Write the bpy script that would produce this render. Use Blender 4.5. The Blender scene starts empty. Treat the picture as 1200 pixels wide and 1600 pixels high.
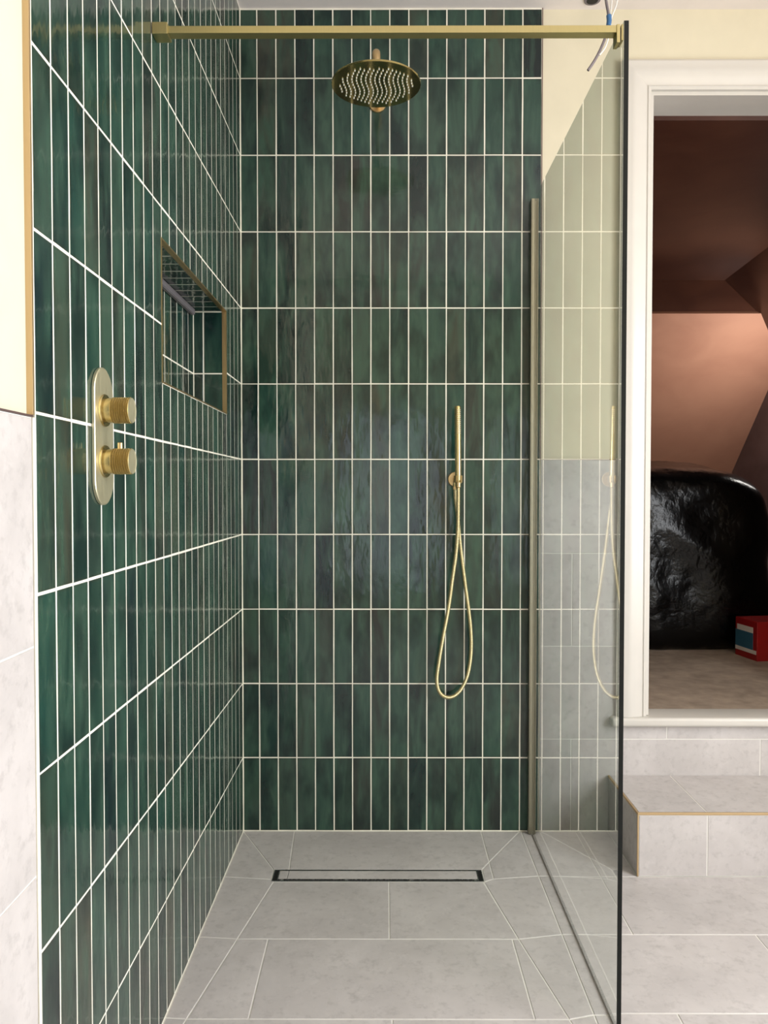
import bpy, bmesh, math, random
from mathutils import Vector, Matrix, noise
random.seed(7)
PI = math.pi
sc = bpy.context.scene
COL = sc.collection

# ------------------------------------------------------------------ camera
H = 1.135
cam_d = bpy.data.cameras.new('camera')
cam_d.sensor_fit = 'VERTICAL'
cam_d.sensor_height = 36.0
cam_d.lens = 36.0 * 1221.0 / 1600.0
cam_d.clip_start = 0.02
cam = bpy.data.objects.new('camera', cam_d)
COL.objects.link(cam)
cam.location = (0, 0, H)
cam.rotation_euler = (PI/2 - math.atan(31/1221), 0, math.atan(3/1221))
sc.camera = cam

# ------------------------------------------------------------------ world, lights, exposure
w = bpy.data.worlds.new('world'); sc.world = w; w.use_nodes = True
w.node_tree.nodes['Background'].inputs[0].default_value = (0.75, 0.86, 1.0, 1)
w.node_tree.nodes['Background'].inputs[1].default_value = 1.0

def area(name, loc, aim, sx, sy, power, color):
    l = bpy.data.lights.new(name, 'AREA'); l.shape = 'RECTANGLE'; l.size = sx; l.size_y = sy
    l.energy = power; l.color = color
    o = bpy.data.objects.new(name, l); COL.objects.link(o); o.location = loc
    o.rotation_euler = (Vector(aim) - Vector(loc)).to_track_quat('-Z', 'Z').to_euler()
    return o
# daylight through the bathroom window in the right wall and the one behind the camera
area('daylight_right', (2.36, 0.55, 1.35), (0.0, 0.55, 1.1), 1.5, 1.5, 114, (0.95, 0.97, 1.0))
area('daylight_rear', (0.05, -1.96, 1.05), (0.05, 0.0, 0.95), 0.8, 1.5, 3.6, (1.0, 0.98, 0.94))
# added fill light without a fixture, out of view, warms the upper walls
pl = bpy.data.lights.new('warm_fill', 'POINT'); pl.energy = 12.5; pl.color = (1.0, 0.80, 0.55); pl.shadow_soft_size = 0.12
po = bpy.data.objects.new('warm_fill', pl); COL.objects.link(po); po.location = (1.45, 0.9, 2.3)
# roof window of the loft room
area('daylight_loft', (2.27, 4.0, 1.72), (1.25, 4.75, 1.80), 0.4, 0.4, 10.5, (1.0, 0.96, 0.9))

vs = sc.view_settings
vs.view_transform = 'Standard'; vs.look = 'None'; vs.exposure = 0.0; vs.gamma = 1.0; vs.use_curve_mapping = False
sc.display_settings.display_device = 'sRGB'
sc.cycles.use_denoising = True
sc.cycles.max_bounces = 10; sc.cycles.transparent_max_bounces = 16
sc.cycles.diffuse_bounces = 5; sc.cycles.glossy_bounces = 5
sc.cycles.caustics_reflective = False; sc.cycles.caustics_refractive = False
sc.cycles.sample_clamp_indirect = 6.0

# ------------------------------------------------------------------ materials
def lin(r, g, b):
    f = lambda c: (c/255)/12.92 if c/255 <= 0.04045 else ((c/255+0.055)/1.055)**2.4
    return (f(r), f(g), f(b), 1)

class NT:
    def __init__(s, name):
        s.m = bpy.data.materials.new(name); s.m.use_nodes = True
        s.t = s.m.node_tree; s.b = s.t.nodes['Principled BSDF']; s.out = s.t.nodes['Material Output']
    def n(s, typ, **k):
        o = s.t.nodes.new(typ)
        for a, v in k.items():
            if a.startswith('i_'):
                key = a[2:]; key = int(key) if key.isdigit() else key.replace('_', ' ')
                o.inputs[key].default_value = v
            else: setattr(o, a, v)
        return o
    def l(s, a, b): s.t.links.new(a, b)
    def noise(s, vec, scale, detail=4, rough=0.55, dist=0.0):
        o = s.n('ShaderNodeTexNoise'); o.inputs['Scale'].default_value = scale
        o.inputs['Detail'].default_value = detail; o.inputs['Roughness'].default_value = rough
        o.inputs['Distortion'].default_value = dist
        if vec is not None: s.l(vec, o.inputs['Vector'])
        return o.outputs['Fac']
    def ramp(s, fac, stops, interp='LINEAR'):
        o = s.n('ShaderNodeValToRGB'); o.color_ramp.interpolation = interp
        e = o.color_ramp.elements
        e[0].position, e[0].color = stops[0]; e[1].position, e[1].color = stops[-1]
        for p, c in stops[1:-1]:
            k = e.new(p); k.color = c
        s.l(fac, o.inputs[0]); return o.outputs[0]
    def mix(s, fac, a, b, blend='MIX'):
        o = s.n('ShaderNodeMix'); o.data_type = 'RGBA'; o.blend_type = blend
        for v, i in ((fac, 0), (a, 6), (b, 7)):
            if hasattr(v, 'links'): s.l(v, o.inputs[i])
            else: o.inputs[i].default_value = v
        return o.outputs[2]
    def math(s, op, a, b=0.5, clamp=False):
        o = s.n('ShaderNodeMath', operation=op, use_clamp=clamp)
        for v, i in ((a, 0), (b, 1)):
            if hasattr(v, 'links'): s.l(v, o.inputs[i])
            else: o.inputs[i].default_value = v
        return o.outputs[0]
    def coords(s, scale=(1, 1, 1), rnd=True):
        """world position, stretched, shifted per object so each piece has its own figure"""
        g = s.n('ShaderNodeNewGeometry'); v = g.outputs['Position']
        m = s.n('ShaderNodeVectorMath', operation='MULTIPLY'); s.l(v, m.inputs[0]); m.inputs[1].default_value = scale
        if not rnd: return m.outputs[0]
        oi = s.n('ShaderNodeObjectInfo')
        k = s.math('MULTIPLY', oi.outputs['Random'], 37.0)
        a = s.n('ShaderNodeVectorMath', operation='ADD'); s.l(m.outputs[0], a.inputs[0]); s.l(k, a.inputs[1])
        return a.outputs[0]
    def bump(s, h, strength, dist, normal=None):
        o = s.n('ShaderNodeBump'); o.inputs['Strength'].default_value = strength; o.inputs['Distance'].default_value = dist
        s.l(h, o.inputs['Height'])
        if normal is not None: s.l(normal, o.inputs['Normal'])
        return o.outputs[0]
    def set(s, **k):
        for a, v in k.items():
            i = s.b.inputs[a.replace('_', ' ')]
            if hasattr(v, 'links'): s.l(v, i)
            else: i.default_value = v
        return s.m

def simple(name, rgb, rough=0.5, metal=0.0, var=0.06, scale=8, bump=0.0, bscale=60):
    t = NT(name); c = t.coords(rnd=False)
    f = t.noise(c, scale, 4)
    a = lin(*rgb); lo = tuple(x*(1-var*2) for x in a[:3])+(1,); hi = tuple(min(1, x*(1+var*2)) for x in a[:3])+(1,)
    t.set(Base_Color=t.ramp(f, [(0.3, lo), (0.7, hi)]), Roughness=rough, Metallic=metal)
    if bump: t.set(Normal=t.bump(t.noise(c, bscale, 3), bump, 0.002))
    return t.m

def glaze():
    t = NT('green_glaze')
    oi = t.n('ShaderNodeObjectInfo')
    base = t.ramp(oi.outputs['Random'], [
        (0.0, lin(18, 42, 38)), (0.1, lin(42, 70, 60)), (0.2, lin(28, 56, 47)), (0.3, lin(62, 64, 53)),
        (0.4, lin(26, 62, 54)), (0.5, lin(12, 26, 29)), (0.6, lin(48, 72, 60)), (0.7, lin(44, 45, 42)),
        (0.8, lin(22, 54, 46)), (0.9, lin(54, 72, 62)), (1.0, lin(14, 34, 39))])
    streak = t.noise(t.coords((26, 26, 5)), 1.0, 4, 0.55, 0.6)
    cloud = t.noise(t.coords((14, 14, 7)), 1.0, 3, 0.5)
    c = t.mix(t.ramp(streak, [(0.38, (0, 0, 0, 1)), (0.68, (1, 1, 1, 1))]), base, lin(56, 84, 70))
    c = t.mix(t.ramp(cloud, [(0.46, (0, 0, 0, 1)), (0.66, (0.8, 0.8, 0.8, 1))]), c, lin(10, 30, 30))
    c2 = t.mix(0.85, base, c)
    # rusty darker pigment towards the tile edges, fine specks
    g = t.n('ShaderNodeTexCoord').outputs['Generated']
    sx = t.n('ShaderNodeSeparateXYZ'); t.l(g, sx.inputs[0])
    ex = t.math('ABSOLUTE', t.math('SUBTRACT', sx.outputs[0], 0.5)); ez = t.math('ABSOLUTE', t.math('SUBTRACT', sx.outputs[2], 0.5))
    e = t.math('MAXIMUM', t.math('MULTIPLY', t.math('SUBTRACT', ex, 0.41), 9.0, True), t.math('MULTIPLY', t.math('SUBTRACT', ez, 0.475), 34.0, True), True)
    e = t.math('MULTIPLY', e, t.ramp(t.noise(t.coords((40, 40, 12)), 1.0, 2), [(0.35, (0, 0, 0, 1)), (0.65, (0.6, 0.6, 0.6, 1))]))
    c2 = t.mix(e, c2, lin(58, 48, 36))
    sp = t.ramp(t.noise(t.coords((120, 120, 90)), 1.0, 2), [(0.74, (0, 0, 0, 1)), (0.80, (0.35, 0.35, 0.35, 1))])
    c2 = t.mix(sp, c2, lin(12, 26, 24))
    # hand made surface: slow waves plus shallow ripples
    b1 = t.noise(t.coords((30, 30, 12)), 1.0, 2, 0.5)
    b2 = t.noise(t.coords((46, 46, 15)), 1.0, 1, 0.5, 0.4)
    n1 = t.bump(b1, 0.5, 0.0026)
    n2 = t.bump(b2, 0.42, 0.0007, n1)
    ro = t.ramp(t.noise(t.coords((20, 20, 20)), 1.0, 3), [(0.3, (0.06, 0.06, 0.06, 1)), (0.75, (0.17, 0.17, 0.17, 1))])
    t.set(Base_Color=c2, Roughness=ro, Normal=n2, IOR=1.53)
    return t.m

def stone(name, a, b, rough=0.42):
    t = NT(name)
    oi = t.n('ShaderNodeObjectInfo')
    f1 = t.noise(t.coords((6, 6, 6)), 1.0, 5, 0.6, 0.3)
    f2 = t.noise(t.coords((45, 45, 45)), 1.0, 4, 0.65)
    f3 = t.noise(t.coords((24, 24, 24)), 1.0, 6, 0.75, 0.3)
    c = t.mix(t.ramp(f1, [(0.3, (0, 0, 0, 1)), (0.7, (1, 1, 1, 1))]), lin(*a), lin(*b))
    dk = tuple(x*0.78 for x in lin(*a)[:3])+(1,); lt = tuple(min(1, x*1.1) for x in lin(*b)[:3])+(1,)
    c = t.mix(t.ramp(f2, [(0.52, (0, 0, 0, 1)), (0.75, (0.6, 0.6, 0.6, 1))]), c, dk)
    c = t.mix(t.ramp(f3, [(0.55, (0, 0, 0, 1)), (0.8, (0.7, 0.7, 0.7, 1))]), c, lt)
    tone = t.ramp(oi.outputs['Random'], [(0, (0.93, 0.93, 0.93, 1)), (1, (1, 1, 1, 1))])
    c = t.mix(1.0, c, tone, 'MULTIPLY')
    t.set(Base_Color=c, Roughness=t.ramp(f2, [(0.3, (rough-.06,)*3+(1,)), (0.7, (rough+.1,)*3+(1,))]),
          Normal=t.bump(f2, 0.15, 0.001))
    return t.m

def brass(name, rgb, rough=0.28, brushed=True, knurl=False):
    t = NT(name)
    tc = t.n('ShaderNodeTexCoord').outputs['Object']
    m = t.n('ShaderNodeVectorMath', operation='MULTIPLY'); t.l(tc, m.inputs[0]); m.inputs[1].default_value = (30, 400, 400) if not brushed else (500, 500, 25)
    f = t.noise(m.outputs[0], 1.0, 3)
    a = lin(*rgb)
    t.set(Base_Color=t.ramp(f, [(0.3, tuple(x*0.93 for x in a[:3])+(1,)), (0.7, a)]), Metallic=1.0,
          Roughness=t.ramp(f, [(0.3, (rough-.05,)*3+(1,)), (0.7, (rough+.08,)*3+(1,))]))
    t.set(Normal=t.bump(f, 0.02, 0.0001))
    return t.m

def glass_mat():
    t = NT('clear_glass'); t.t.nodes.remove(t.b)
    g = t.n('ShaderNodeNewGeometry')
    d = t.n('ShaderNodeVectorMath', operation='DOT_PRODUCT'); t.l(g.outputs['Normal'], d.inputs[0]); t.l(g.outputs['Incoming'], d.inputs[1])
    c = t.math('ABSOLUTE', d.outputs['Value'])
    s = t.math('POWER', t.math('SUBTRACT', 1.0, c), 5.0)
    F = t.math('ADD', t.math('MULTIPLY', s, 0.96), 0.04, True)
    tr = t.n('ShaderNodeBsdfTransparent'); tr.inputs[0].default_value = (0.96, 0.98, 0.962, 1)
    gl = t.n('ShaderNodeBsdfGlossy'); gl.inputs['Roughness'].default_value = 0.0; gl.inputs[0].default_value = (1, 1, 1, 1)
    # both faces' reflections are given by the face that is entered: 2F / (1 + F)
    F = t.math('DIVIDE', t.math('MULTIPLY', F, 2.0), t.math('ADD', F, 1.0))
    F = t.math('MULTIPLY', F, t.math('SUBTRACT', 1.0, g.outputs['Backfacing']))
    mx = t.n('ShaderNodeMixShader'); t.l(F, mx.inputs[0]); t.l(tr.outputs[0], mx.inputs[1]); t.l(gl.outputs[0], mx.inputs[2])
    t.l(mx.outputs[0], t.out.inputs[0])
    return t.m

def plaster(name, a, b, rough=0.45):
    t = NT(name)
    f = t.noise(t.coords((3, 3, 5), False), 1.0, 4, 0.5, 0.6)
    t.set(Base_Color=t.ramp(f, [(0.3, lin(*a)), (0.7, lin(*b))]), Roughness=rough, Normal=t.bump(f, 0.15, 0.01))
    return t.m

M = {
 'glaze': glaze(),
 'grout': simple('pale_grout', (234, 230, 216), 0.85, bump=0.2, bscale=300),
 'grout_grey': simple('white_grey_grout', (226, 224, 218), 0.85),
 'stone': stone('grey_stone', (186, 181, 179), (206, 201, 199)),
 'brass': brass('brushed_brass', (190, 178, 128), 0.36),
 'brass_shiny': simple('satin_brass', (200, 182, 130), 0.27, 1.0, var=0.01),
 'brass_face': brass('pale_brass', (232, 226, 196), 0.45),
 'brass_trim': brass('champagne_trim', (208, 182, 142), 0.45),
 'brass_light': brass('warm_brass', (212, 184, 136), 0.34),
 'glass': glass_mat(),
 'edge': NT('glass_edge').set(Base_Color=lin(5, 10, 9), Roughness=0.4, Specular_IOR_Level=0.3),
 'cream': simple('cream_paint', (216, 208, 184), 0.75, var=0.015),
 'ceiling': simple('ceiling_paint', (234, 226, 222), 0.8, var=0.015),
 'white': simple('white_gloss_paint', (208, 204, 197), 0.35, var=0.01),
 'nozzle': simple('white_silicone', (236, 232, 220), 0.4),
 'steel': brass('brushed_steel', (190, 190, 192), 0.25),
 'darksteel': simple('dark_steel', (44, 44, 48), 0.35, 0.8),
 'black': simple('black_gap', (14, 14, 14), 0.6),
 'alu': simple('grey_aluminium', (132, 126, 130), 0.45, 0.3),
 'mauve': simple('taupe_metal', (120, 98, 96), 0.4, 0.6),
 'profile': brass('nickel_brass', (160, 156, 138), 0.36),
 'plaster_dark': plaster('shaded_damp_plaster', (58, 30, 22), (80, 48, 36), 0.3),  # brown of damp plaster, with the loft's deep shade put into the colour
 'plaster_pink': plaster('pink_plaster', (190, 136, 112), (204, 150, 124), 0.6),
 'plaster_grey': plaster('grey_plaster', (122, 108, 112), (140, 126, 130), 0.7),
 'boards': simple('dusty_floor_board', (160, 144, 128), 0.7, var=0.12, scale=14, bump=0.2),
 'cable_grey': simple('grey_cable_sheath', (120, 112, 116), 0.5),
 'cable_white': simple('white_cable_core', (236, 234, 230), 0.5),
 'cable_blue': simple('blue_tape', (60, 110, 160), 0.5),
 'red': simple('red_card', (150, 16, 18), 0.5),
 'blue': simple('blue_card', (48, 98, 122), 0.5),
 'whitecard': simple('white_card', (220, 214, 206), 0.5),
}
def knurl():
    t = NT('knurled_brass')
    tc = t.n('ShaderNodeTexCoord').outputs['Object']
    sx = t.n('ShaderNodeSeparateXYZ'); t.l(tc, sx.inputs[0])
    ang = t.math('ARCTAN2', sx.outputs[2], sx.outputs[1])
    a = t.math('SINE', t.math('MULTIPLY', ang, 84.0)); b = t.math('SINE', t.math('MULTIPLY', sx.outputs[0], 3600.0))
    h = t.math('MULTIPLY', t.math('ADD', a, 1.0), t.math('ADD', b, 1.0))
    t.set(Base_Color=lin(196, 176, 120), Metallic=1.0, Roughness=0.25, Normal=t.bump(h, 0.7, 0.0004))
    return t.m
M['knurl'] = knurl()
M['hose'] = simple('satin_hose_brass', (222, 208, 164), 0.36, 1.0, var=0.01)
M['brass_mirror'] = brass('polished_brass', (176, 160, 104), 0.10)
def sheet_mat():
    t = NT('black_polythene'); c = t.coords((1, 1, 1), False)
    v = t.n('ShaderNodeTexVoronoi'); v.feature = 'DISTANCE_TO_EDGE'; v.inputs['Scale'].default_value = 6.0
    nz = t.n('ShaderNodeTexNoise'); nz.inputs['Scale'].default_value = 5; t.l(c, nz.inputs['Vector'])
    mx = t.n('ShaderNodeVectorMath', operation='ADD'); t.l(c, mx.inputs[0]); t.l(nz.outputs['Color'], mx.inputs[1]); t.l(mx.outputs[0], v.inputs['Vector'])
    h = t.math('ADD', t.math('MULTIPLY', v.outputs['Distance'], 0.7), t.noise(c, 22, 4, 0.6))
    t.set(Base_Color=lin(4, 4, 4), Specular_IOR_Level=0.3, Roughness=0.22, Normal=t.bump(h, 0.25, 0.012)); return t.m
M['sheet'] = sheet_mat()

# ------------------------------------------------------------------ builders
def link(o, parent=None):
    COL.objects.link(o)
    if parent is not None: o.parent = parent
    return o
def mesh_obj(name, verts, faces, mats, parent=None, smooth=False, fm=None):
    me = bpy.data.meshes.new(name); me.from_pydata([tuple(v) for v in verts], [], faces); me.update()
    for m in (mats if isinstance(mats, (list, tuple)) else [mats]): me.materials.append(m)
    if fm:
        for p, i in zip(me.polygons, fm): p.material_index = i
    if smooth:
        me.polygons.foreach_set('use_smooth', [True]*len(me.polygons))
    return link(bpy.data.objects.new(name, me), parent)
def bm_obj(name, bm, mat, parent=None, smooth=False, angle=None):
    bmesh.ops.recalc_face_normals(bm, faces=bm.faces)
    me = bpy.data.meshes.new(name); bm.to_mesh(me); bm.free()
    for m in (mat if isinstance(mat, (list, tuple)) else [mat]): me.materials.append(m)
    if smooth:
        me.polygons.foreach_set('use_smooth', [True]*len(me.polygons))
        if angle is not None: me.set_sharp_from_angle(angle=angle)
    return link(bpy.data.objects.new(name, me), parent)
def add_box(bm, a, b, bevel=0.0, seg=1):
    r = bmesh.ops.create_cube(bm, size=1.0)['verts']
    ce = [(a[i]+b[i])/2 for i in range(3)]; sz = [abs(b[i]-a[i]) for i in range(3)]
    for v in r: v.co = Vector((v.co.x*sz[0]+ce[0], v.co.y*sz[1]+ce[1], v.co.z*sz[2]+ce[2]))
    if bevel:
        es = list({e for v in r for e in v.link_edges})
        bmesh.ops.bevel(bm, geom=es, offset=bevel, segments=seg, affect='EDGES', profile=0.5)
def box(name, a, b, mat, parent=None, bevel=0.0, seg=2):
    bm = bmesh.new(); add_box(bm, a, b, bevel, seg)
    return bm_obj(name, bm, mat, parent)
def lathe(name, prof, axis, origin, mat, parent=None, n=40, smooth=True):
    """prof: (distance along axis, radius)"""
    ax = Vector(axis).normalized(); u = ax.orthogonal().normalized(); v = ax.cross(u); O = Vector(origin)
    vs, fs = [], []
    for d, r in prof:
        for k in range(n):
            a = 2*PI*k/n; vs.append(O + ax*d + (u*math.cos(a)+v*math.sin(a))*max(r, 1e-5))
    for i in range(len(prof)-1):
        for k in range(n):
            fs.append((i*n+k, i*n+(k+1) % n, (i+1)*n+(k+1) % n, (i+1)*n+k))
    fs.append(tuple(range(n))[::-1]); fs.append(tuple((len(prof)-1)*n+k for k in range(n)))
    bm = bmesh.new(); bv = [bm.verts.new(p) for p in vs]
    for f in fs: bm.faces.new([bv[i] for i in f])
    return bm_obj(name, bm, mat, parent, smooth, math.radians(35))
def smooth_path(pts, sub=8):
    P = [Vector(p) for p in pts]; out = []
    for i in range(len(P)-1):
        p0 = P[max(i-1, 0)]; p1 = P[i]; p2 = P[i+1]; p3 = P[min(i+2, len(P)-1)]
        for k in range(sub):
            t = k/sub
            out.append(0.5*((2*p1)+(p2-p0)*t+(2*p0-5*p1+4*p2-p3)*t*t+(-p0+3*p1-3*p2+p3)*t**3))
    out.append(P[-1]); return out
def tube(name, pts, rad, mat, parent=None, n=12, radii=None):
    vs, fs = [], []; L = len(pts); up = None
    for i, p in enumerate(pts):
        d = (pts[min(i+1, L-1)]-pts[max(i-1, 0)]).normalized()
        up = d.orthogonal().normalized() if up is None else (up - d*up.dot(d)).normalized()
        s = d.cross(up); r = radii[i] if radii else rad
        for k in range(n):
            a = 2*PI*k/n; vs.append(p+(up*math.cos(a)+s*math.sin(a))*r)
    for i in range(L-1):
        for k in range(n): fs.append((i*n+k, i*n+(k+1) % n, (i+1)*n+(k+1) % n, (i+1)*n+k))
    fs.append(tuple(range(n))[::-1]); fs.append(tuple((L-1)*n+k for k in range(n)))
    bm = bmesh.new(); bv = [bm.verts.new(p) for p in vs]
    for f in fs: bm.faces.new([bv[i] for i in f])
    return bm_obj(name, bm, mat, parent, True, math.radians(50))
def resample(pts, step):
    out = [pts[0]]; acc = 0
    for a, b in zip(pts, pts[1:]):
        L = (b-a).length; t = step-acc
        while t <= L: out.append(a+(b-a)*(t/L)); t += step
        acc = (acc+L) % step
    return out
def empty(name, loc, label=None, cat=None, group=None, kind=None):
    o = bpy.data.objects.new(name, None); COL.objects.link(o); o.location = loc; o.empty_display_size = 0.05
    tag(o, label, cat, group, kind); return o
def tag(o, label=None, cat=None, group=None, kind=None):
    for k, v in (('label', label), ('category', cat), ('group', group), ('kind', kind)):
        if v: o[k] = v
    return o
def settle(root):
    """children were modelled in world coordinates: keep them there under a root placed at the thing's base"""
    inv = Matrix.Translation(-root.location)
    for c in root.children: c.matrix_parent_inverse = inv
    return root

# ---- glazed tile meshes: slightly wobbly outline, bevelled rim
PW, PH = 0.0594, 0.2455
def tile_mesh(wd, ht, seed, th=0.0075):
    rn = random.Random(seed)
    ns = 4 if ht > 0.1 else 2
    side = [0.0]
    out = []
    jig = lambda s=0.00035: rn.uniform(-s, s)
    for k in range(ns): out.append((-wd/2+jig(), -ht/2+ht*k/ns))
    out.append((-wd/2+jig(.0002), ht/2))
    for k in range(ns): out.append((wd/2+jig(), ht/2-ht*k/ns))
    out.append((wd/2+jig(.0002), -ht/2))
    n = len(out); vs = []
    for (x, z) in out: vs.append((x, 0, z))
    for (x, z) in out: vs.append((x, -th+0.001, z))
    for (x, z) in out: vs.append((x*(1-0.0026/wd), -th, z*(1-0.0026/ht)))
    fs = []
    for r in range(2):
        for k in range(n): fs.append((r*n+k, r*n+(k+1) % n, (r+1)*n+(k+1) % n, (r+1)*n+k))
    fs.append(tuple(2*n+k for k in range(n)))
    me = bpy.data.meshes.new('tile'); me.from_pydata(vs, [], fs); me.update(); me.materials.append(M['glaze'])
    return me
_cache = {}
def tile_at(parent, c, wd, ht, rot, wall_off):
    """one glazed tile; c = centre on the wall face, rot = rotation matrix of the wall frame"""
    key = (round(wd, 3), round(ht, 3), random.randrange(6) if ht > 0.2 and wd > 0.055 else 0)
    if key not in _cache: _cache[key] = tile_mesh(wd, ht, hash(key) & 0xffff)
    o = bpy.data.objects.new('tile', _cache[key])
    COL.objects.link(o); o.parent = parent
    tilt = Matrix.Rotation(random.uniform(-1, 1)*0.0015, 4, 'X') @ Matrix.Rotation(random.uniform(-1, 1)*0.0035, 4, 'Z') @ Matrix.Rotation(random.uniform(-1, 1)*0.0015, 4, 'Y')
    o.matrix_local = Matrix.Translation(Vector(c)) @ rot @ tilt
    return o

def slab(name, poly, O, U, V, th, mat, parent, gap=0.0015):
    """convex polygon (in U,V coordinates from O) as one slab of thickness th along N = U x V, edges pulled in for the joint"""
    U = Vector(U); V = Vector(V); N = U.cross(V); O = Vector(O)
    A = sum(poly[i][0]*poly[(i+1) % len(poly)][1]-poly[(i+1) % len(poly)][0]*poly[i][1] for i in range(len(poly)))
    if A < 0: poly = poly[::-1]
    def inset(P, g):
        n = len(P); res = []
        for i in range(n):
            p0, p1, p2 = Vector(P[i-1]), Vector(P[i]), Vector(P[(i+1) % n])
            d1 = (p1-p0).normalized(); d2 = (p2-p1).normalized()
            n1 = Vector((-d1.y, d1.x)); n2 = Vector((-d2.y, d2.x)); b = n1+n2
            k = b.length_squared
            res.append(p1 + b*(2*g/k) if k > 1e-6 else p1+n1*g)
        return res
    a = inset(poly, gap); b = inset(poly, gap+0.0008); n = len(poly)
    vs = [O+U*p.x+V*p.y for p in a] + [O+U*p.x+V*p.y+N*(th-0.0008) for p in a] + [O+U*p.x+V*p.y+N*th for p in b]
    fs = [tuple(range(n))[::-1]]
    for r in range(2):
        for k in range(n): fs.append((r*n+k, r*n+(k+1) % n, (r+1)*n+(k+1) % n, (r+1)*n+k))
    fs.append(tuple(2*n+k for k in range(n)))
    return mesh_obj(name, vs, fs, mat, parent)
def rect(x0, x1, y0, y1): return [(x0, y0), (x1, y0), (x1, y1), (x0, y1)]

# ------------------------------------------------------------------ the room shell
YB = 2.588; XL = -0.477; ZC = 2.712; G = 0.0085     # finished tile faces; G = depth of tile over the backing
XR = 2.30; YR = -1.90
FG = 0.004
# --- back wall: backing with the doorway cut out of it
bw = bmesh.new()
yb = YB+0.0085
add_box(bw, (XL-0.15, yb, -0.1), (0.863, YB+0.14, ZC))
add_box(bw, (0.863, yb, -0.1), (1.78, YB+0.14, 0.36))
add_box(bw, (0.863, yb, 2.443), (1.78, YB+0.14, ZC))
add_box(bw, (1.78, yb, -0.1), (XR+0.1, YB+0.14, ZC))
wb = bm_obj('wall_back', bw, M['cream']); tag(wb, kind='structure')
# grout bed of the green field, a part
box('grout_bed', (XL-0.012, YB+0.0005, 0), (0.5095, yb+0.001, ZC), M['grout'], wb)
box('grout_bed', (0.5125, YB+0.001, 0), (XR, yb+0.001, 0.3595), M['grout_grey'], wb)
box('grout_bed', (0.5125, YB+0.001, 0.3595), (0.862, yb+0.001, 1.243), M['grout_grey'], wb)
box('edge_trim', (0.5095, YB-0.001, 1.243), (0.512, yb, ZC), M['mauve'], wb)
box('edge_trim', (0.512, YB-0.0005, 1.241), (0.768, yb, 1.2435), M['mauve'], wb)
I4 = Matrix.Identity(4)
cols = [XL+0.0005] + [-0.4215+0.062*k for k in range(15)] + [0.5095]
rows = [0.002] + [0.2487*k for k in range(1, 11)] + [ZC-0.003]
for j in range(11):
    for i in range(16):
        x0, x1 = cols[i], cols[i+1]; z0, z1 = rows[j], rows[j+1]
        g = 0.0024
        tile_at(wb, ((x0+x1)/2+random.uniform(-.0003, .0003), YB+0.0075, (z0+z1)/2+random.uniform(-.0004, .0004)), x1-x0-g, z1-z0-g, I4, 0)
def wall_slab(parent, x0, x1, z0, z1):
    slab('tile', rect(x0, x1, z0, z1), (0, YB+0.0078, 0), (1, 0, 0), (0, 0, 1), 0.0078, M['stone'], parent)
sx0 = 0.513
for (x0, x1, z0, z1) in [
    (sx0, 0.618, 0, 0.3115), (0.618, 1.249, 0, 0.3115), (1.249, 1.88, 0, 0.3115), (1.88, XR, 0, 0.3115),
    (sx0, 0.768, 0.3115, 0.623), (0.768, 0.937, 0.3115, 0.359), (0.937, 1.56, 0.3115, 0.359), (1.56, 1.86, 0.3115, 0.359), (1.86, XR, 0.3115, 0.623),
    (sx0, 0.618, 0.623, 0.932), (0.618, 0.768, 0.623, 0.932), (1.875, XR, 0.623, 0.932),
    (sx0, 0.768, 0.932, 1.241), (1.875, XR, 0.932, 1.241)]:
    wall_slab(wb, x0, x1, z0, z1)

# --- left wall: backing with the niche hole
NY0, NY1, NZ0, NZ1, ND = 1.673, 2.344, 1.371, 1.673, 0.098
xg = XL-0.0085
bm = bmesh.new()
add_box(bm, (xg-0.15, YR-0.1, -0.1), (xg, NY0-0.008, ZC))
add_box(bm, (xg-0.15, NY1+0.008, -0.1), (xg, YB+0.14, ZC))
add_box(bm, (xg-0.15, NY0-0.008, -0.1), (xg, NY1+0.008, NZ0-0.008))
add_box(bm, (xg-0.15, NY0-0.008, NZ1+0.008), (xg, NY1+0.008, ZC))
add_box(bm, (xg-0.15, NY0-0.008, NZ0-0.008), (XL-ND-0.0085, NY1+0.008, NZ1+0.008))
wl = bm_obj('wall_left', bm, M['cream']); tag(wl, kind='structure')
YE = 1.064
bm = bmesh.new(); xa, xb = xg-0.001, XL-0.0003
add_box(bm, (xa, YE, 0), (xb, NY0-0.003, ZC)); add_box(bm, (xa, NY1+0.003, 0), (xb, YB+0.002, ZC))
add_box(bm, (xa, NY0-0.003, 0), (xb, NY1+0.003, NZ0-0.003)); add_box(bm, (xa, NY0-0.003, NZ1+0.003), (xb, NY1+0.003, ZC))
bm_obj('grout_bed', bm, M['grout'], wl)
box('grout_bed', (xg-0.001, YR, 0), (XL-0.0015, YE-0.008, 1.236), M['grout_grey'], wl)
RL = Matrix.Rotation(PI/2, 4, 'Z')      # tile front (-y) turns to +x
lc = [YB-0.003] + [YB-0.0609*k for k in range(1, 25)] + [YE+0.0005]
for j in range(11):
    for i in range(25):
        y1, y0 = lc[i], lc[i+1]; z0, z1 = rows[j], rows[j+1]
        ym = (y0+y1)/2
        parts = [(z0, z1)]
        if NY0 < ym < NY1:
            if z1 <= NZ0 or z0 >= NZ1: pass
            else:
                parts = []
                if z0 < NZ0-0.01: parts.append((z0, NZ0-0.002))
                if z1 > NZ1+0.01: parts.append((NZ1+0.002, z1))
        for (a, b) in parts:
            tile_at(wl, (XL-0.0075, ym+random.uniform(-.0004, .0004), (a+b)/2+random.uniform(-.0004, .0004)), y1-y0-0.0025, b-a-0.0025, RL, 0)
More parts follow.
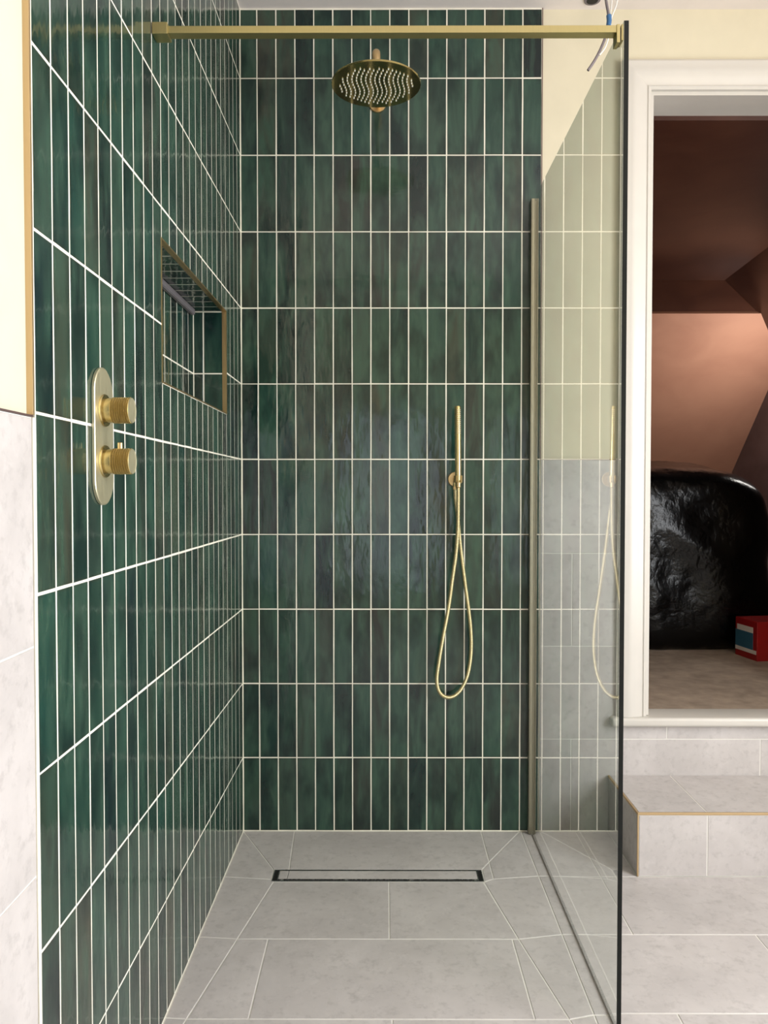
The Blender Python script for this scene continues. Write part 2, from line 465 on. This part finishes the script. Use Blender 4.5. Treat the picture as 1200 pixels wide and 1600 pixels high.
for r, (z0, z1) in enumerate(((0, 0.3), (0.3, 0.61), (0.61, 0.925), (0.925, 1.236))):
    y = YE-0.009
    k = 0
    while y > YR+0.01:
        y2 = max(YR, y-(0.6 if (k or r % 2) else 0.42)); k += 1
        slab('tile', rect(y2, y, z0, z1), (XL-0.0078, 0, 0), (0, 1, 0), (0, 0, 1), 0.0078, M['stone'], wl); y = y2
# the trims where the green field stops
tr = box('trim_1', (XL-0.0115, YE-0.0065, 1.2395), (XL+0.0003, YE-0.001, ZC-0.001), M['brass_trim'], bevel=0.0004); tag(tr, kind='structure')
tr = box('trim_2', (XL-0.0115, YE-0.007, 0), (XL+0.0003, YE-0.001, 1.236), M['grout'], bevel=0.0004); tag(tr, kind='structure')
tr = box('trim_3', (xg, YR, 1.2365), (XL+0.0005, YE-0.007, 1.239), M['mauve']); tag(tr, kind='structure')

# --- niche lining
ni = empty('wall_niche', (XL, NY0, NZ0), kind='structure')
xn = XL-ND
box('grout_bed', (xn-0.0085, NY0-0.008, NZ0-0.008), (xn-0.0003, NY1+0.008, NZ1+0.008), M['grout'], ni)
for nm, a, b in (('grout_bed', (xn-.001, NY1+0.0004, NZ0-.008), (XL-0.003, NY1+0.008, NZ1+.008)), ('grout_bed', (xn-.001, NY0-0.008, NZ0-.008), (XL-0.003, NY0-0.0004, NZ1+.008)),
                 ('grout_bed', (xn-.001, NY0-.008, NZ1+0.0004), (XL-0.003, NY1+.008, NZ1+0.008)), ('grout_bed', (xn-.001, NY0-.008, NZ0-0.008), (XL-0.003, NY1+.008, NZ0-0.0004))):
    box(nm, a, b, M['grout'], ni)
zj = 1.489
ncols = [NY1] + [y for y in lc if NY0+0.01 < y < NY1-0.01] + [NY0]
for i in range(len(ncols)-1):
    y1, y0 = ncols[i], ncols[i+1]
    for a, b in ((NZ0, zj), (zj, NZ1)):
        tile_at(ni, (xn-0.0075, (y0+y1)/2, (a+b)/2), y1-y0-0.0024, b-a-0.0024, RL, 0)
    xm = XL-0.003-0.046
    RT = Matrix.Rotation(PI/2, 4, 'Z') @ Matrix.Rotation(PI/2, 4, 'X')   # tile face downward
    tile_at(ni, ((xn+XL-0.004)/2, (y0+y1)/2, NZ1+0.0075), y1-y0-0.0024, ND-0.008, Matrix.Rotation(PI/2, 4, 'Z') @ Matrix.Rotation(PI/2, 4, 'X'), 0)
    tile_at(ni, ((xn+XL-0.004)/2, (y0+y1)/2, NZ0-0.0075), y1-y0-0.0024, ND-0.008, Matrix.Rotation(PI/2, 4, 'Z') @ Matrix.Rotation(-PI/2, 4, 'X'), 0)
for (a, b) in ((NZ0, zj), (zj, NZ1)):
    for (x0, x1) in ((xn, xn+0.03), (xn+0.03, XL-0.004)):
        tile_at(ni, ((x0+x1)/2, NY1+0.0075, (a+b)/2), x1-x0-0.0024, b-a-0.0024, I4, 0)
        tile_at(ni, ((x0+x1)/2, NY0-0.0075, (a+b)/2), x1-x0-0.0024, b-a-0.0024, Matrix.Rotation(PI, 4, 'Z'), 0)
settle_inv = Matrix.Translation(-Vector(ni.location))
for c in ni.children: c.matrix_parent_inverse = settle_inv
fr = empty('trim_4', (XL, NY0, NZ0), kind='structure')
tw = 0.0028; xo = XL+0.0012
box('frame_strip', (XL-0.012, NY0-tw, NZ0-tw), (xo, NY0+0.0005, NZ1+tw), M['brass_light'], fr)
box('frame_strip', (XL-0.012, NY1-0.0005, NZ0-tw), (xo, NY1+tw, NZ1+tw), M['brass_light'], fr)
box('frame_strip', (XL-0.012, NY0+.0005, NZ1-0.0005), (xo, NY1-.0005, NZ1+tw), M['brass_light'], fr)
box('frame_strip', (XL-0.012, NY0+.0005, NZ0-tw), (xo, NY1-.0005, NZ0+0.0005), M['brass_light'], fr)
settle(fr)
lg = empty('light_channel', (xn+0.008, NY0, NZ1-0.012), 'grey metal strip light channel along the top inside the wall niche', 'light strip')
box('channel_body', (xn+0.0005, NY0+0.004, NZ1-0.016), (xn+0.014, NY1-0.035, NZ1-0.001), M['alu'], lg, 0.001)
box('diffuser', (xn+0.003, NY0+0.006, NZ1-0.018), (xn+0.012, NY1-0.037, NZ1-0.0155), M['alu'], lg, 0.0008)
settle(lg)

# --- right wall with the window, wall behind the camera, ceiling
WY0, WY1, WZ0, WZ1 = -0.25, 1.35, 0.55, 2.15
bm = bmesh.new()
add_box(bm, (XR, YR-.1, -0.1), (XR+0.2, WY0, ZC)); add_box(bm, (XR, WY1, -0.1), (XR+0.2, YB+0.14, ZC))
add_box(bm, (XR, WY0, -0.1), (XR+0.2, WY1, WZ0)); add_box(bm, (XR, WY0, WZ1), (XR+0.2, WY1, ZC))
tag(bm_obj('wall_right', bm, M['cream']), kind='structure')
bm = bmesh.new()
add_box(bm, (XL-0.15, YR-0.2, -0.1), (-0.4, YR, ZC)); add_box(bm, (0.5, YR-0.2, -0.1), (XR+0.1, YR, ZC))
add_box(bm, (-0.4, YR-0.2, -0.1), (0.5, YR, 0.25)); add_box(bm, (-0.4, YR-0.2, 1.85), (0.5, YR, ZC))
tag(bm_obj('wall_rear', bm, M['cream']), kind='structure')
def window(name, a0, a1, z0, z1, fixed, axis):
    wn = empty(name, (fixed, a0, z0) if axis == 'y' else (a0, fixed, z0), kind='structure')
    def P(u0, u1, v0, v1, nm):
        if axis == 'y': return box(nm, (fixed, u0, v0), (fixed+0.05, u1, v1), M['white'], wn, 0.004)
        return box(nm, (u0, fixed-0.05, v0), (u1, fixed, v1), M['white'], wn, 0.004)
    t = 0.05; mid = (a0+a1)/2
    P(a0, a0+t, z0, z1, 'window_frame'); P(a1-t, a1, z0, z1, 'window_frame'); P(a0, a1, z0, z0+t, 'window_frame'); P(a0, a1, z1-t, z1, 'window_frame')
    P(mid-0.03, mid+0.03, z0+t, z1-t, 'mullion')
    settle(wn)
window('window_1', WY0, WY1, WZ0, WZ1, XR+0.002, 'y')
window('window_2', -0.4, 0.5, 0.25, 1.85, YR-0.002, 'x')
ce = box('ceiling', (XL-0.15, YR-0.1, ZC), (XR+0.1, YB+0.14, ZC+0.1), M['ceiling']); tag(ce, kind='structure')

# --- floor: bed and slabs
fl = box('floor', (XL-0.1, YR-0.1, -0.1), (XR, YB+0.008, -0.0012), M['grout_grey']); tag(fl, kind='structure')
def fslab(poly): slab('tile', poly, (0, 0, -0.008), (1, 0, 0), (0, 1, 0), 0.008, M['stone'], fl, 0.0016)
W0 = XL+0.001; YF = YB-0.001; S = 0.452
polys = [
 [(W0, YF), (-.338, 2.322), (-.335, 2.262), (W0, 2.278)],
 [(W0, 2.278), (-.335, 2.262), (-.327, 2.247), (-.377, 1.957), (W0, 1.966)],
 [(W0, 1.966), (-.377, 1.957), (-.429, 1.655), (W0, 1.659)],
 [(W0, 1.659), (-.429, 1.655), (W0, 1.36)],
 [(W0, YF), (-.306, YF), (-.291, 2.322), (-.338, 2.322)],
 [(-.306, YF), (.318, YF), (.317, 2.371), (.289, 2.322), (-.291, 2.322)],
 [(.318, YF), (.447, YF), (.317, 2.371)],
 [(.317, 2.371), (.316, 2.266), (.288, 2.25), (.289, 2.322)],
 [(.317, 2.371), (.447, YF), (S, YF), (S, 2.284), (.316, 2.266)],
 [(.316, 2.266), (S, 2.284), (S, 1.979), (.337, 1.957), (.286, 2.247)],
 [(.337, 1.957), (S, 1.979), (S, 1.67), (.395, 1.655)],
 [(.395, 1.655), (S, 1.67), (S, 1.36)],
 [(-.327, 2.247), (.009, 2.247), (.009, 1.957), (-.377, 1.957)],
 [(.009, 2.247), (.284, 2.247), (.337, 1.957), (.009, 1.957)],
 [(-.377, 1.957), (-.299, 1.957), (-.296, 1.655), (-.429, 1.655)],
 [(-.299, 1.957), (.321, 1.957), (.321, 1.655), (-.296, 1.655)],
 [(.321, 1.957), (.337, 1.957), (.395, 1.655), (.321, 1.655)],
 [(-.429, 1.655), (.014, 1.655), (.014, 1.36), (W0, 1.36)],
 [(.014, 1.655), (.395, 1.655), (S, 1.36), (.014, 1.36)],
]
for y0, y1 in ((2.284, YF), (1.979, 2.284), (1.67, 1.979), (1.36, 1.67)): polys.append(rect(S, 0.4855, y0, y1))
for y0, y1, js in ((2.281, YF, (.4855, .634, .742)), (1.979, 2.281, (.4855, .634, 1.256, 1.88, XR)), (1.675, 1.979, (.4855, .948, 1.57, 2.19, XR)), (1.36, 1.675, (.4855, .634, 1.256, 1.88, XR))):
    for a, b in zip(js, js[1:]): polys.append(rect(a, b, y0, y1))
y = 1.36; r = 0
while y > YR:
    y0 = max(YR, y-0.3); js = [W0]; x = .014 if r % 2 else -.3
    while x < XR: js.append(x); x += .62
    js.append(XR)
    for a, b in zip(js, js[1:]): polys.append(rect(a, b, y0, y))
    y = y0; r += 1
for p in polys: fslab(p)

# ------------------------------------------------------------------ step under the doorway
st = empty('tiled_step', (0.742, 2.281, 0), 'grey tiled step with thin brass edge trim below the doorway', 'step')
SX, SY, SZ = 0.742, 2.281, 0.1905
box('core', (SX+0.001, SY+0.001, 0.0005), (XR-0.001, YB-0.001, SZ-0.001), M['grout_grey'], st)
for a, b in ((SX+0.004, .948), (.948, 1.57), (1.57, 2.19), (2.19, XR-0.001)):
    slab('tile', rect(a, b, SY+0.004, YB-0.001), (0, 0, SZ-0.008), (1, 0, 0), (0, 1, 0), 0.008, M['stone'], st)
    slab('tile', rect(a, b, 0.0008, SZ-0.007), (0, SY+0.008, 0), (1, 0, 0), (0, 0, 1), 0.008, M['stone'], st)
slab('tile', rect(-(YB-0.001), -(SY+0.004), 0.0008, SZ-0.007), (SX+0.008, 0, 0), (0, -1, 0), (0, 0, 1), 0.008, M['stone'], st)
box('edge_trim', (SX, SY-0.0008, SZ-0.007), (XR-0.001, SY+0.0045, SZ+0.0006), M['brass_trim'], st, 0.0004)
box('edge_trim', (SX-0.0008, SY+0.0046, SZ-0.007), (SX+0.0045, YB-0.001, SZ+0.0006), M['brass_trim'], st, 0.0004)
box('corner_trim', (SX-0.0008, SY-0.0008, 0.0008), (SX+0.004, SY+0.004, SZ-0.0072), M['brass_trim'], st, 0.0004)
settle(st)

# ------------------------------------------------------------------ doorway: casing, lining, sill
dr = empty('door_1', (0.863, YB, 0.36), kind='structure')
DX0, DX1, DZ0, DZ1 = 0.863, 1.78, 0.392, 2.443
def casing(name, path_pts, outward, flip=False):
    """profile: flat board, ogee, raised bead by the opening"""
    prof = [(0, 0), (0, 0.012), (0.006, 0.016), (0.016, 0.016), (0.022, 0.020), (0.06, 0.020), (0.072, 0.024), (0.082, 0.024), (0.090, 0.015), (0.095, 0.012), (0.095, 0)]
    return prof
prof = [(0, 0), (0, .013), (.006, .013), (.010, .017), (.014, .014), (.022, .015), (.034, .019), (.052, .024), (.066, .025), (.078, .022), (.088, .022), (.095, .017), (.095, 0)]
def extrude_casing(p_in0, p_in1, dout0, dout1):
    vs, fs = [], []
    for P, D in ((p_in0, dout0), (p_in1, dout1)):
        for o, h in prof: vs.append(Vector(P)+Vector(D)*o+Vector((0, -h, 0)))
    n = len(prof)
    for k in range(n-1): fs.append((k, k+1, n+k+1, n+k))
    fs.append(tuple(range(n))); fs.append(tuple(n+k for k in range(n))[::-1])
    bm = bmesh.new(); bv = [bm.verts.new(v) for v in vs]
    for f in fs: bm.faces.new([bv[i] for i in f])
    return bm_obj('casing', bm, M['white'], dr, True, math.radians(25))
yy = YB+0.0008
extrude_casing((DX0, yy, 0.3915), (DX0, yy, DZ1), (-1, 0, 0), (-1, 0, 1))
extrude_casing((DX0, yy, DZ1), (DX1, yy, DZ1), (-1, 0, 1), (1, 0, 1))
extrude_casing((DX1, yy, DZ1), (DX1, yy, 0.3915), (1, 0, 1), (1, 0, 0))
box('lining', (DX0, YB+0.001, 0.3925), (DX0+0.012, YB+0.142, DZ1-0.012), M['white'], dr)
box('lining', (DX1-0.012, YB+0.001, 0.3925), (DX1, YB+0.142, DZ1-0.012), M['white'], dr)
box('lining', (DX0, YB+0.001, DZ1-0.012), (DX1, YB+0.142, DZ1), M['white'], dr)
bm = bmesh.new(); add_box(bm, (0.745, YB-0.032, 0.360), (1.90, YB+0.09, 0.391), 0.010, 4)
bm_obj('sill', bm, M['white'], dr, True, math.radians(40))
settle(dr)

# ------------------------------------------------------------------ loft room behind
def quad(name, pts, mat, th=0.05, kind='structure'):
    P = [Vector(p) for p in pts]; n = (P[1]-P[0]).cross(P[2]-P[0]).normalized()*th; k = len(P)
    vs = P+[p+n for p in P]
    fs = [tuple(range(k)), tuple(range(k, 2*k))[::-1]]+[(i, (i+1) % k, k+(i+1) % k, k+i) for i in range(k)]
    bm = bmesh.new(); bv = [bm.verts.new(v) for v in vs]
    for f in fs: bm.faces.new([bv[i] for i in f])
    o = bm_obj(name, bm, mat); tag(o, kind=kind); return o
LY = YB+0.14; AX = 0.0; AF = 0.391
tag(box('floor_loft', (AX, YB+0.0905, 0.34), (2.6, 6.2, AF-0.003), M['boards']), kind='structure')
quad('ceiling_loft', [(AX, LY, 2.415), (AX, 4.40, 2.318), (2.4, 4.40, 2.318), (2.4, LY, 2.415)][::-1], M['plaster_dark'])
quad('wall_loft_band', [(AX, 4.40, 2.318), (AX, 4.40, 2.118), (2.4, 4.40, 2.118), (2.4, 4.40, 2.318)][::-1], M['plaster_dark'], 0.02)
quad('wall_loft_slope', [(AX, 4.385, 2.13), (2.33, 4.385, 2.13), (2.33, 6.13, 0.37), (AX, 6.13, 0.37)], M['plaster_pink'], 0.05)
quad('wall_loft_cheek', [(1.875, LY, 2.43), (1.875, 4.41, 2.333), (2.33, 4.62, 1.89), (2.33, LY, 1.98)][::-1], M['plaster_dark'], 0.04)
tag(box('wall_loft_right', (2.315, LY, 0.34), (2.42, 6.2, 2.0), M['plaster_grey']), kind='structure')
tag(box('wall_loft_left', (AX-0.1, LY, 0.34), (AX, 6.2, 2.6), M['plaster_pink']), kind='structure')

# ------------------------------------------------------------------ glass screen
sc_ = empty('shower_screen', (0.488, 2.1, 0), 'clear glass shower screen with a dark green front edge', 'shower screen')
gx0, gx1, gy0, gy1, gz0, gz1 = 0.4835, 0.4932, 1.612, YB-0.006, 0.004, 2.092
vs = [(x, y, z) for z in (gz0, gz1) for y in (gy0, gy1) for x in (gx0, gx1)]
fs = [(0, 2, 3, 1), (4, 5, 7, 6), (0, 1, 5, 4), (2, 6, 7, 3), (0, 4, 6, 2), (1, 3, 7, 5)]
mesh_obj('glass_pane', vs, fs, [M['glass'], M['edge']], sc_, fm=[0, 0, 1, 0, 0, 0])
bm = bmesh.new()
for a, b in (((0.4725, YB-0.026, .002), (0.4755, YB-.0005, 2.088)), ((0.4935, YB-0.026, .002), (0.4965, YB-.0005, 2.088)), ((0.4755, YB-0.0045, .002), (0.4935, YB-.0005, 2.088)),
             ((0.4755, YB-0.026, .002), (0.4835, YB-0.020, 2.088))):
    add_box(bm, a, b, 0.0005, 1)
bm_obj('wall_profile', bm, M['profile'], sc_)
box('bottom_seal', (0.4845, gy0+0.002, 0.0003), (0.4915, YB-0.027, 0.0038), M['steel'], sc_)
settle(sc_)

# ------------------------------------------------------------------ support bar
sb = empty('support_bar', (0, 1.627, 2.07), 'square brass support bar from left wall to the glass screen', 'bar')
box('bar', (-0.447, 1.6165, 2.071), (0.470, 1.6385, 2.0855), M['brass'], sb, 0.0008)
box('wall_bracket', (XL+0.001, 1.611, 2.067), (-0.4445, 1.645, 2.0905), M['brass'], sb, 0.001)
box('glass_clamp', (0.4695, 1.6145, 2.050), (0.4765, 1.641, 2.0865), M['brass'], sb, 0.0006)
box('gasket', (0.4768, 1.616, 2.052), (0.4785, 1.6405, 2.080), M['darksteel'], sb)
box('clamp_cheek', (0.4788, 1.6145, 2.054), (0.4832, 1.641, 2.0865), M['brass'], sb, 0.0006)
settle(sb)

# ------------------------------------------------------------------ overhead shower
sh = empty('overhead_shower', (-0.0275, YB, 2.40), 'round brass overhead shower head full of white nozzles', 'shower head')
hx, hy, hz, hr = -0.0275, 2.243, 2.286, 0.1265
arm = smooth_path([(hx, YB-0.004, 2.400), (hx, 2.5, 2.397), (hx, 2.35, 2.392), (hx, 2.275, 2.388), (hx, 2.252, 2.380), (hx, 2.243, 2.362), (hx, 2.243, 2.335), (hx, 2.243, 2.310)], 6)
tube('arm', arm, 0.0118, M['brass_light'], sh, 20)
lathe('wall_flange', [(0, .0275), (0.005, .0275), (0.007, .026), (0.007, .013)], (0, -1, 0), (hx, YB-0.0005, 2.402), M['brass_light'], sh)
lathe('swivel_joint', [(0, .016), (.004, .018), (.016, .018), (.022, .013)], (0, 0, 1), (hx, hy, hz+0.0055), M['brass_shiny'], sh)
lathe('head_plate', [(0, hr-.001), (.0008, hr), (.0045, hr), (.0055, hr-.001), (.0065, .03)], (0, 0, 1), (hx, hy, hz), M['brass_mirror'], sh, 72)
bm = bmesh.new(); k = 0
# nozzle rows bent around the centre
pts = []
for i in range(17):
    for j in range(13):
        u = (i-8)*0.0128; v = (j-6)*0.0148+(0.0074 if i % 2 else 0)
        sw = 0.010*math.sin(v*42)
        x, y = u+sw*0.6-0.06*v, v
        if x*x+y*y < 0.103**2: pts.append((x, y))
for x, y in pts:
    bmesh.ops.create_cone(bm, cap_ends=True, segments=6, radius1=0.0017, radius2=0.0024, depth=0.004, matrix=Matrix.Translation((hx+x, hy+y, hz-0.0018)))
nz = bm_obj('nozzles', bm, M['nozzle'], sh); nz['kind'] = 'stuff'
settle(sh)

# ------------------------------------------------------------------ hand shower on its wall bracket
bx, bz = 0.229, 1.1775
br = empty('handset_bracket', (bx, YB, bz), 'round brass wall bracket and outlet that holds the hand shower', 'bracket')
lathe('wall_flange', [(0, .0245), (0.004, .0245), (0.006, .0225), (0.006, .008)], (0, -1, 0), (bx, YB-0.0005, bz), M['brass_light'], br)
lathe('outlet_neck', [(0, .0085), (.03, .0085)], (0, -1, 0), (bx, YB-0.006, bz), M['brass_shiny'], br, 24)
hxx = 0.2345; hyy = YB-0.052
bm = bmesh.new()
nseg = 20; ri, ro = 0.0112, 0.0142
for zz in (0,):
    lo, hi = bz-0.011, bz+0.011; vv = []
    for k in range(nseg+1):
        a = math.radians(-60)+math.radians(300)*k/nseg
        for rr in (ri, ro):
            for z in (lo, hi): vv.append(bm.verts.new((hxx+math.cos(a)*rr, hyy+math.sin(a)*rr, z)))
    for k in range(nseg):
        b0, b1 = k*4, (k+1)*4
        for q in ((0, 1, 5, 4), (2, 6, 7, 3), (0, 4, 6, 2), (1, 3, 7, 5)):
            bm.faces.new([vv[b0+i] if i < 4 else vv[b1+i-4] for i in q])
    bm.faces.new([vv[i] for i in (0, 2, 3, 1)]); e = nseg*4; bm.faces.new([vv[e+i] for i in (0, 1, 3, 2)])
bm_obj('cradle', bm, M['brass_light'], br, True, math.radians(40))
tube('outlet_elbow', [Vector((bx-0.002, YB-0.03, bz-0.004)), Vector((bx-0.003, YB-0.03, bz-0.016)), Vector((bx-0.003, YB-0.03, bz-0.030))], .0065, M['brass_shiny'], br, 16)
lathe('hose_nut', [(0, .0078), (.010, .0078)], (0, 0, -1), (bx-0.003, YB-0.03, bz-0.024), M['brass_light'], br, 6, False)
settle(br)
hs = empty('hand_shower', (hxx, hyy, bz-0.02), 'slim brass stick hand shower with its looping metal hose', 'hand shower')
lathe('handle', [(0, .0075), (.006, .0098), (.012, .0102), (.245, .0102), (.249, .0092), (.250, .004)], (-0.012, -0.01, 1), (hxx, hyy, bz-0.014), M['brass_shiny'], hs, 28)
bm = bmesh.new()
for r_ in range(13):
    for c_ in range(3):
        a = math.radians(-90+22+(c_-1)*24); z = bz+0.148+r_*0.0062; k = (z-bz+.014)
        bmesh.ops.create_icosphere(bm, subdivisions=1, radius=0.0017, matrix=Matrix.Translation((hxx-0.012*k+math.cos(a)*.0102, hyy-0.01*k+math.sin(a)*.0102, z)))
nn = bm_obj('nozzles', bm, M['nozzle'], hs, True); nn['kind'] = 'stuff'
hp = [(0.2345, bz-0.014, .052), (0.2345, 1.10, .052), (0.2335, 1.02, .053), (0.228, 0.94, .054), (0.217, 0.86, .055), (0.203, 0.756, .055), (0.186, 0.66, .05), (0.173, 0.578, .045), (0.167, 0.524, .04), (0.172, 0.487, .036), (0.187, 0.466, .033),
      (0.207, 0.459, .03), (0.229, 0.466, .028), (0.251, 0.49, .026), (0.271, 0.538, .024), (0.281, 0.61, .022), (0.278, 0.701, .021), (0.262, 0.824, .022), (0.246, 0.946, .024), (0.235, 1.054, .027), (0.228, 1.11, .029), (0.226, bz-0.034, .030)]
path = resample(smooth_path([(x, YB-d, z) for x, z, d in hp], 10), 0.0016)
tube('hose', path, .0062, M['hose'], hs, 12, [0.0066 if i % 3 else 0.0056 for i in range(len(path))])
lathe('hose_collar', [(0, .0085), (.018, .0085), (.020, .0066)], (0, 0, -1), (hxx, hyy, bz-0.008), M['brass_light'], hs, 20)
settle(hs)

# ------------------------------------------------------------------ concealed valve
vx, vy, vz = XL, 1.31, 1.228
va = empty('shower_valve', (vx, vy, vz), 'brass concealed shower valve plate with two knurled knobs', 'shower valve')
bm = bmesh.new(); hw, hh = 0.0425, 0.1145; n = 24; ring = []
for k in range(n+1): a = PI*k/n; ring.append((hw*math.cos(a), hh-hw+hw*math.sin(a)))
for k in range(n+1): a = PI+PI*k/n; ring.append((hw*math.cos(a), -(hh-hw)+hw*math.sin(a)))
L = [[bm.verts.new((vx+h, vy+a*s, vz+b*s)) for a, b in ring] for h, s in ((0.0008, 1.0), (0.0048, 1.0), (0.0060, 0.975))]
for r_ in range(2):
    for k in range(len(ring)): bm.faces.new([L[r_][k], L[r_][(k+1) % len(ring)], L[r_+1][(k+1) % len(ring)], L[r_+1][k]])
bm.faces.new(L[2]); bm.faces.new(L[0][::-1])
bm_obj('backplate', bm, M['brass_face'], va)
bmesh_knob = None
for kz in (1.2715, 1.1865):
    kn = lathe('knob', [(0, .0265), (.002, .0272), (.0035, .0262), (.0036, .0205), (.0158, .0205)], (1, 0, 0), (0, 0, 0), M['brass_shiny'], va, 48)
    kn.location = (vx+0.006, vy, kz)
    gr = lathe('grip', [(0, .0205), (.001, .0218)] + [(.001+.0012*q+d, .0218-e) for q in range(24) for d, e in ((.0004, 0), (.0006, .0006), (.001, .0006))] + [(.0302, .0218), (.031, .0211)], (1, 0, 0), (0, 0, 0), M['knurl'], kn, 64); gr.location = (0.0150, 0, 0)
    cp = lathe('cap', [(0, .0208), (.0008, .0208), (.0004, .0195), (-.001, .012)], (1, 0, 0), (0, 0, 0), M['brass_face'], kn, 48); cp.location = (0.0461, 0, 0)
    cp['label'] = 'pale smooth end face'
    if kz < 1.2:
        lp = lathe('lever_pin', [(0, .0042), (.0095, .0042), (.0105, .0034)], (0, 0, 1), (0, 0, 0), M['brass_light'], kn, 16); lp.location = (0.026, 0, 0.021)
inv = Matrix.Translation(-Vector(va.location))
for c in va.children: c.matrix_parent_inverse = inv

# ------------------------------------------------------------------ floor drain
dx0, dx1, dy0, dy1 = -.3335, .2865, 2.2500, 2.3195
dn = empty('floor_drain', ((dx0+dx1)/2, (dy0+dy1)/2, 0), 'long narrow steel floor drain with a grey tile insert', 'drain')
box('trough', (dx0+.002, dy0+.002, -.0011), (dx1-.002, dy1-.002, -.0003), M['black'], dn)
bm = bmesh.new()
add_box(bm, (dx0, dy0, -.001), (dx1, dy0+.002, .0012)); add_box(bm, (dx0, dy1-.002, -.001), (dx1, dy1, .0012))
add_box(bm, (dx0, dy0+.002, -.001), (dx0+.002, dy1-.002, .0012)); add_box(bm, (dx1-.002, dy0+.002, -.001), (dx1, dy1-.002, .0012))
bm_obj('rim', bm, M['steel'], dn)
ix0, ix1, iy0, iy1 = dx0+.014, dx1-.014, dy0+.0105, dy1-.0045
bm = bmesh.new()
add_box(bm, (ix0, iy0, -.0003), (ix1, iy0+.0022, .0014)); add_box(bm, (ix0, iy1-.0022, -.0003), (ix1, iy1, .0014))
add_box(bm, (ix0, iy0+.0022, -.0003), (ix0+.0022, iy1-.0022, .0014)); add_box(bm, (ix1-.0022, iy0+.0022, -.0003), (ix1, iy1-.0022, .0014))
bm_obj('tray', bm, M['steel'], dn)
for a, b in ((ix0+.0022, -.290), (-.290, ix1-.0022)):
    slab('tile_insert', rect(a, b, iy0+.0022, iy1-.0022), (0, 0, -.0003), (1, 0, 0), (0, 1, 0), .0014, M['stone'], dn, 0.0007)
for x in (-.305, -.115, .075, .262): box('lug', (x-.005, dy0+.002, -.0003), (x+.005, dy0+.0114, .0009), M['steel'], dn, .0003)
settle(dn)

# ------------------------------------------------------------------ loose cable hanging from the ceiling
cb = empty('loose_cable', (0.64, 2.3, ZC), 'cut grey electrical cable hanging down from the ceiling, bare end', 'cable')
tube('sheath', smooth_path([(0.655, 2.42, ZC-0.001), (0.640, 2.32, 2.64), (0.637, 2.3, 2.56), (0.644, 2.3, 2.515), (0.640, 2.3, 2.468), (0.625, 2.3, 2.425), (0.606, 2.3, 2.388), (0.586, 2.3, 2.358)], 6), .0040, M['cable_grey'], cb)
tube('white_core', smooth_path([(0.668, 2.42, ZC-0.001), (0.680, 2.32, 2.62), (0.668, 2.3, 2.55), (0.653, 2.3, 2.508), (0.648, 2.297, 2.47), (0.636, 2.297, 2.425), (0.618, 2.297, 2.40)], 6), .0022, M['cable_white'], cb)
tube('white_core', smooth_path([(0.660, 2.42, ZC-0.001), (0.668, 2.34, 2.64), (0.655, 2.305, 2.56), (0.650, 2.303, 2.508)], 6), .0018, M['cable_white'], cb)
tube('tape', [Vector((0.645, 2.2995, 2.515)), Vector((0.6465, 2.2995, 2.50)), Vector((0.6445, 2.2995, 2.484))], .0072, M['cable_blue'], cb)
settle(cb)
rs = empty('ceiling_rose', (0.661, 2.53, ZC-0.004), 'small dark cable opening in the ceiling near the glass', 'outlet')
lathe('rim', [(0, .026), (.003, .026), (.0035, .018)], (0, 0, -1), (0.661, 2.545, ZC-0.0002), M['cable_grey'], rs, 28)
lathe('hole', [(0, .018), (.001, .018)], (0, 0, -1), (0.661, 2.545, ZC-0.0034), M['black'], rs, 28)
settle(rs)

# ------------------------------------------------------------------ loft contents
bm = bmesh.new(); bmesh.ops.create_cube(bm, size=2.0)
bmesh.ops.subdivide_edges(bm, edges=bm.edges, cuts=44, use_grid_fill=True)
cx, cy, cz, ax_, ay_, az_ = 1.18, 4.10, 0.80, 0.66, 0.46, 0.43
for v in bm.verts:
    p = v.co.copy(); q = 9.0
    m = (abs(p.x)**q+abs(p.y)**q+abs(p.z)**q)**(1/q); p = p/m
    W = Vector((cx+p.x*ax_, cy+p.y*ay_, cz+p.z*az_))
    if p.z > 0: W.z += 0.10*p.z*((p.y+1)*0.5) + 0.02*noise.noise(Vector((W.x*3, W.y*3, 1)))
    W.x += 0.05*p.x*max(0, -p.z)*(1+noise.noise(Vector((W.y*6, 3, W.z*2)))); 
    nn_ = p.normalized()
    a = 1-abs(noise.noise(W*3.2+Vector((3, 1, 7)))*2); b = 1-abs(noise.noise(W*8)*2)
    W += nn_*(0.022*(a-0.6)+0.004*(b-0.6))
    if p.x > .5 and p.z > 0: W.z -= 0.09*(p.x-.5)**2*4*p.z
    W.z = max(W.z, AF+0.0005)
    v.co = W
sheet = bm_obj('plastic_sheet', bm, M['sheet'], None, True)
tag(sheet, 'crumpled black plastic sheet draped over a bulky heap in the loft', 'plastic sheet')
bx_ = empty('cardboard_box', (1.69, 3.44, AF), 'small red box with blue side panel beside the black plastic sheet', 'box')
bx0 = bmesh.new(); add_box(bx0, (0, 0, 0), (0.24, 0.165, 0.175), 0.002, 1); o = bm_obj('carton', bx0, M['red'], bx_)
box('side_panel', (-0.0012, 0.03, 0.045), (0.0004, 0.163, 0.12), M['blue'], bx_)
box('stripe', (-0.0012, 0.006, 0.028), (0.0004, 0.163, 0.045), M['whitecard'], bx_)
box('stripe', (-0.0012, 0.03, 0.12), (0.0004, 0.15, 0.145), M['whitecard'], bx_)
bx_.location = (1.635, 3.43, AF-0.0028); bx_.rotation_euler = (0, 0, math.radians(8))
